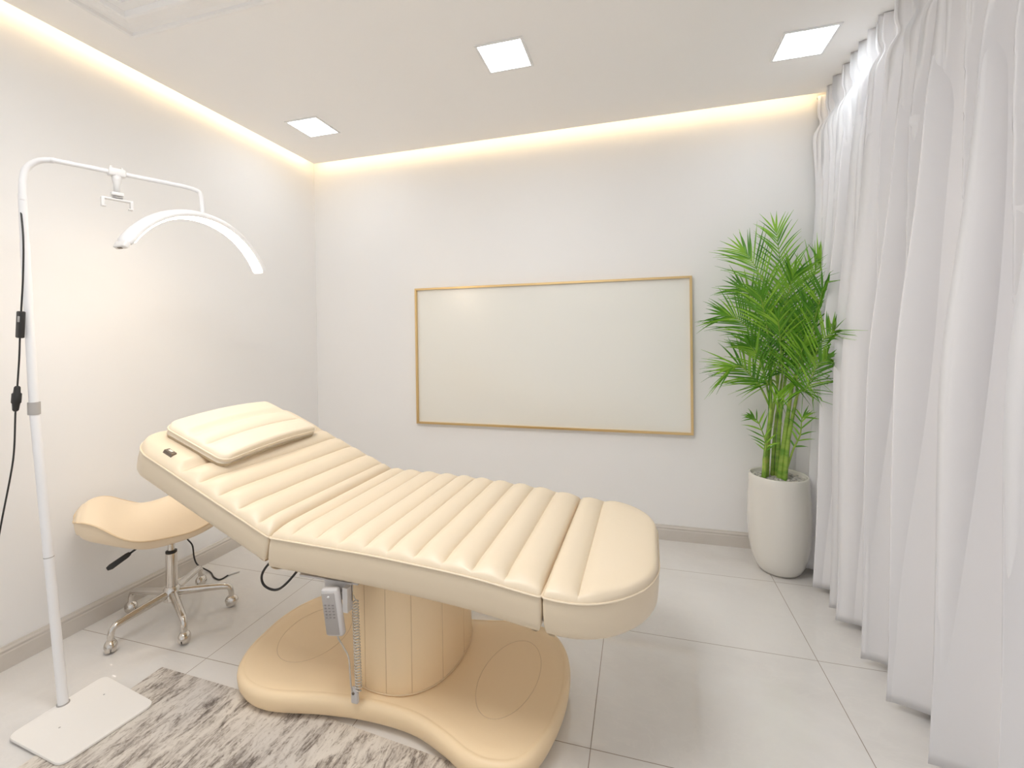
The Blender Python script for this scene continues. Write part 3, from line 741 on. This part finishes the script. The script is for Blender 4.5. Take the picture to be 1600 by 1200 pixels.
def wpx(px, py, y):   # point seen at picture position (px, py) at depth y, from the survey of the photograph
    xx = (px-800)/F; yy = -(py-CY0)/F
    d = fw+r2*xx+u2*yy; t = y/d.y; return Vector((2.379, 0, 1.259))+d*t
canes = [((3.008, 2.66), (1205, 640), 2.64, .013), ((3.024, 2.685), (1215, 600), 2.68, .011), ((3.055, 2.70), (1222, 590), 2.70, .009), ((3.080, 2.66), (1238, 600), 2.66, .014), ((3.098, 2.64), (1245, 620), 2.64, .012), ((3.075, 2.69), (1232, 560), 2.69, .011)]
cane_top = []
for (x_, y_), q, yd, r_ in canes:
    tp = wpx(*q, yd); b0 = Vector((x_, y_, .485)); md = b0.lerp(tp, .5)+Vector((random.uniform(-.012, .012), 0, 0))
    bm = new(); pts_ = catmull([b0, md, tp], 10); n_ = len(pts_)
    tube(bm, pts_, [r_*(1.15-.65*i/n_)*(1.12 if i % 6 == 0 else 1) for i in range(n_)], 10)
    obj('cane', bm, M['cane'], pp); cane_top.append(tp)
def blade(bm, p, d, nrm, ln, w_, droop, mi):
    """one leaflet: tapering folded strip"""
    side = d.cross(nrm).normalized(); n_ = 6; prev = None
    for k in range(n_+1):
        t = k/n_; c = p+d*(ln*t)+Vector((0, 0, -1))*(droop*ln*t*t); c.x = min(c.x, cloth_x(c.y, c.z)-.012); c.y = min(c.y, D-.012)
        ww = w_*(math.sin(PI*min(1, t*.85+.15))**.8)*(1-t**3)+.0004
        up_ = nrm*(ww*.35)
        cur = [bm.verts.new(c-side*ww+up_), bm.verts.new(c), bm.verts.new(c+side*ww+up_)]
        if prev:
            for j in (0, 1): f_ = bm.faces.new((prev[j], prev[j+1], cur[j+1], cur[j])); f_.material_index = mi
        prev = cur
def frond(p0, p1, tip, y1=None, n=24, ll=.20, seed=0, mi=0, bend=.06):
    rnd = random.Random(seed)
    ax = [p0, p1, tip]; pts_ = catmull([p0, p0.lerp(p1, .55)+Vector((0, 0, .02)), p1, p1.lerp(tip, .55)+Vector((0, 0, bend*.5)), tip], 14)
    for q_ in pts_: q_.x = min(q_.x, cloth_x(q_.y, q_.z)-.018)
    m_ = len(pts_)
    bm = new(); tube(bm, pts_, [.0058*(1-.8*i/m_) for i in range(m_)], 6)
    for f_ in bm.faces: f_.material_index = 2
    # the leaf-bearing part begins at p1-ish
    st_ = int(m_*.30)
    cam_dir = Vector((-.15, -1, .05)).normalized()
    for k in range(n):
        t = k/(n-1); idx = st_+t*(m_-2-st_); i0 = int(idx); P_ = pts_[i0].lerp(pts_[min(i0+1, m_-1)], idx-i0)
        tg = (pts_[min(i0+1, m_-1)]-pts_[max(i0-1, 0)]).normalized()
        perp = tg.cross(cam_dir).normalized(); out = perp.cross(tg).normalized()
        L_ = ll*(.45+.75*math.sin(PI*(.18+.70*t)))*rnd.uniform(.88, 1.1)
        for sg in (-1, 1):
            ang = math.radians(48-22*t+rnd.uniform(-5, 5)); lift = rnd.uniform(-.35, .25)
            d = (tg*math.cos(ang)+perp*sg*math.sin(ang)+out*lift*.6).normalized()
            nn = d.cross(perp.cross(d)).normalized() if False else (out-d*out.dot(d)).normalized()
            blade(bm, P_, d, nn, L_, .0039*rnd.uniform(.8, 1.2), rnd.uniform(.06, .30), mi if rnd.random() < .7 else 1-mi)
    for sg in (-.12, .12):
        tg = (pts_[-1]-pts_[-3]).normalized(); perp = tg.cross(cam_dir).normalized()
        blade(bm, pts_[-1], (tg+perp*sg).normalized(), -cam_dir, ll*.62, .005, .1, mi)
    return obj('frond', bm, [M['leaf'], M['leaf_light'], M['cane']], pp)
# (cane, knee px, tip px, depth of tip, leaflets, length)
FR = [(1, (1228, 500), (1213, 362), 2.72, 26, .22, 1), (0, (1204, 470), (1164, 394), 2.66, 24, .23, 1), (5, (1244, 500), (1282, 408), 2.72, 24, .22, 1),
      (0, (1182, 530), (1134, 492), 2.56, 24, .20, 0), (1, (1196, 500), (1158, 450), 2.74, 22, .20, 0), (3, (1262, 540), (1296, 452), 2.46, 22, .19, 0),
      (0, (1176, 590), (1142, 574), 2.55, 24, .21, 1), (3, (1262, 575), (1306, 515), 2.26, 24, .20, 1), (4, (1258, 610), (1292, 560), 2.32, 22, .18, 0),
      (2, (1226, 500), (1240, 430), 2.56, 24, .22, 1), (0, (1202, 540), (1188, 462), 2.50, 24, .21, 0), (4, (1244, 560), (1262, 482), 2.52, 24, .21, 0),
      (2, (1222, 580), (1216, 500), 2.48, 22, .20, 0), (1, (1200, 600), (1172, 540), 2.52, 22, .20, 0), (3, (1244, 600), (1256, 540), 2.48, 22, .18, 1)]
for k, (c_, kn, tp, yd, n_, ll, mi) in enumerate(FR):
    b0 = cane_top[c_]; frond(b0, wpx(*kn, (b0.y+yd)/2), wpx(*tp, yd), n=n_, ll=ll*.92, seed=k, mi=mi)
# small lower sprout and a thin side stem
b0 = Vector((3.005, 2.63, .5)); frond(b0, wpx(1196, 690, 2.60), wpx(1176, 652, 2.56), n=9, ll=.09, seed=50, mi=0)
b0 = Vector((3.10, 2.65, .5)); frond(b0, wpx(1250, 680, 2.62), wpx(1255, 652, 2.62), n=8, ll=.08, seed=51, mi=0)
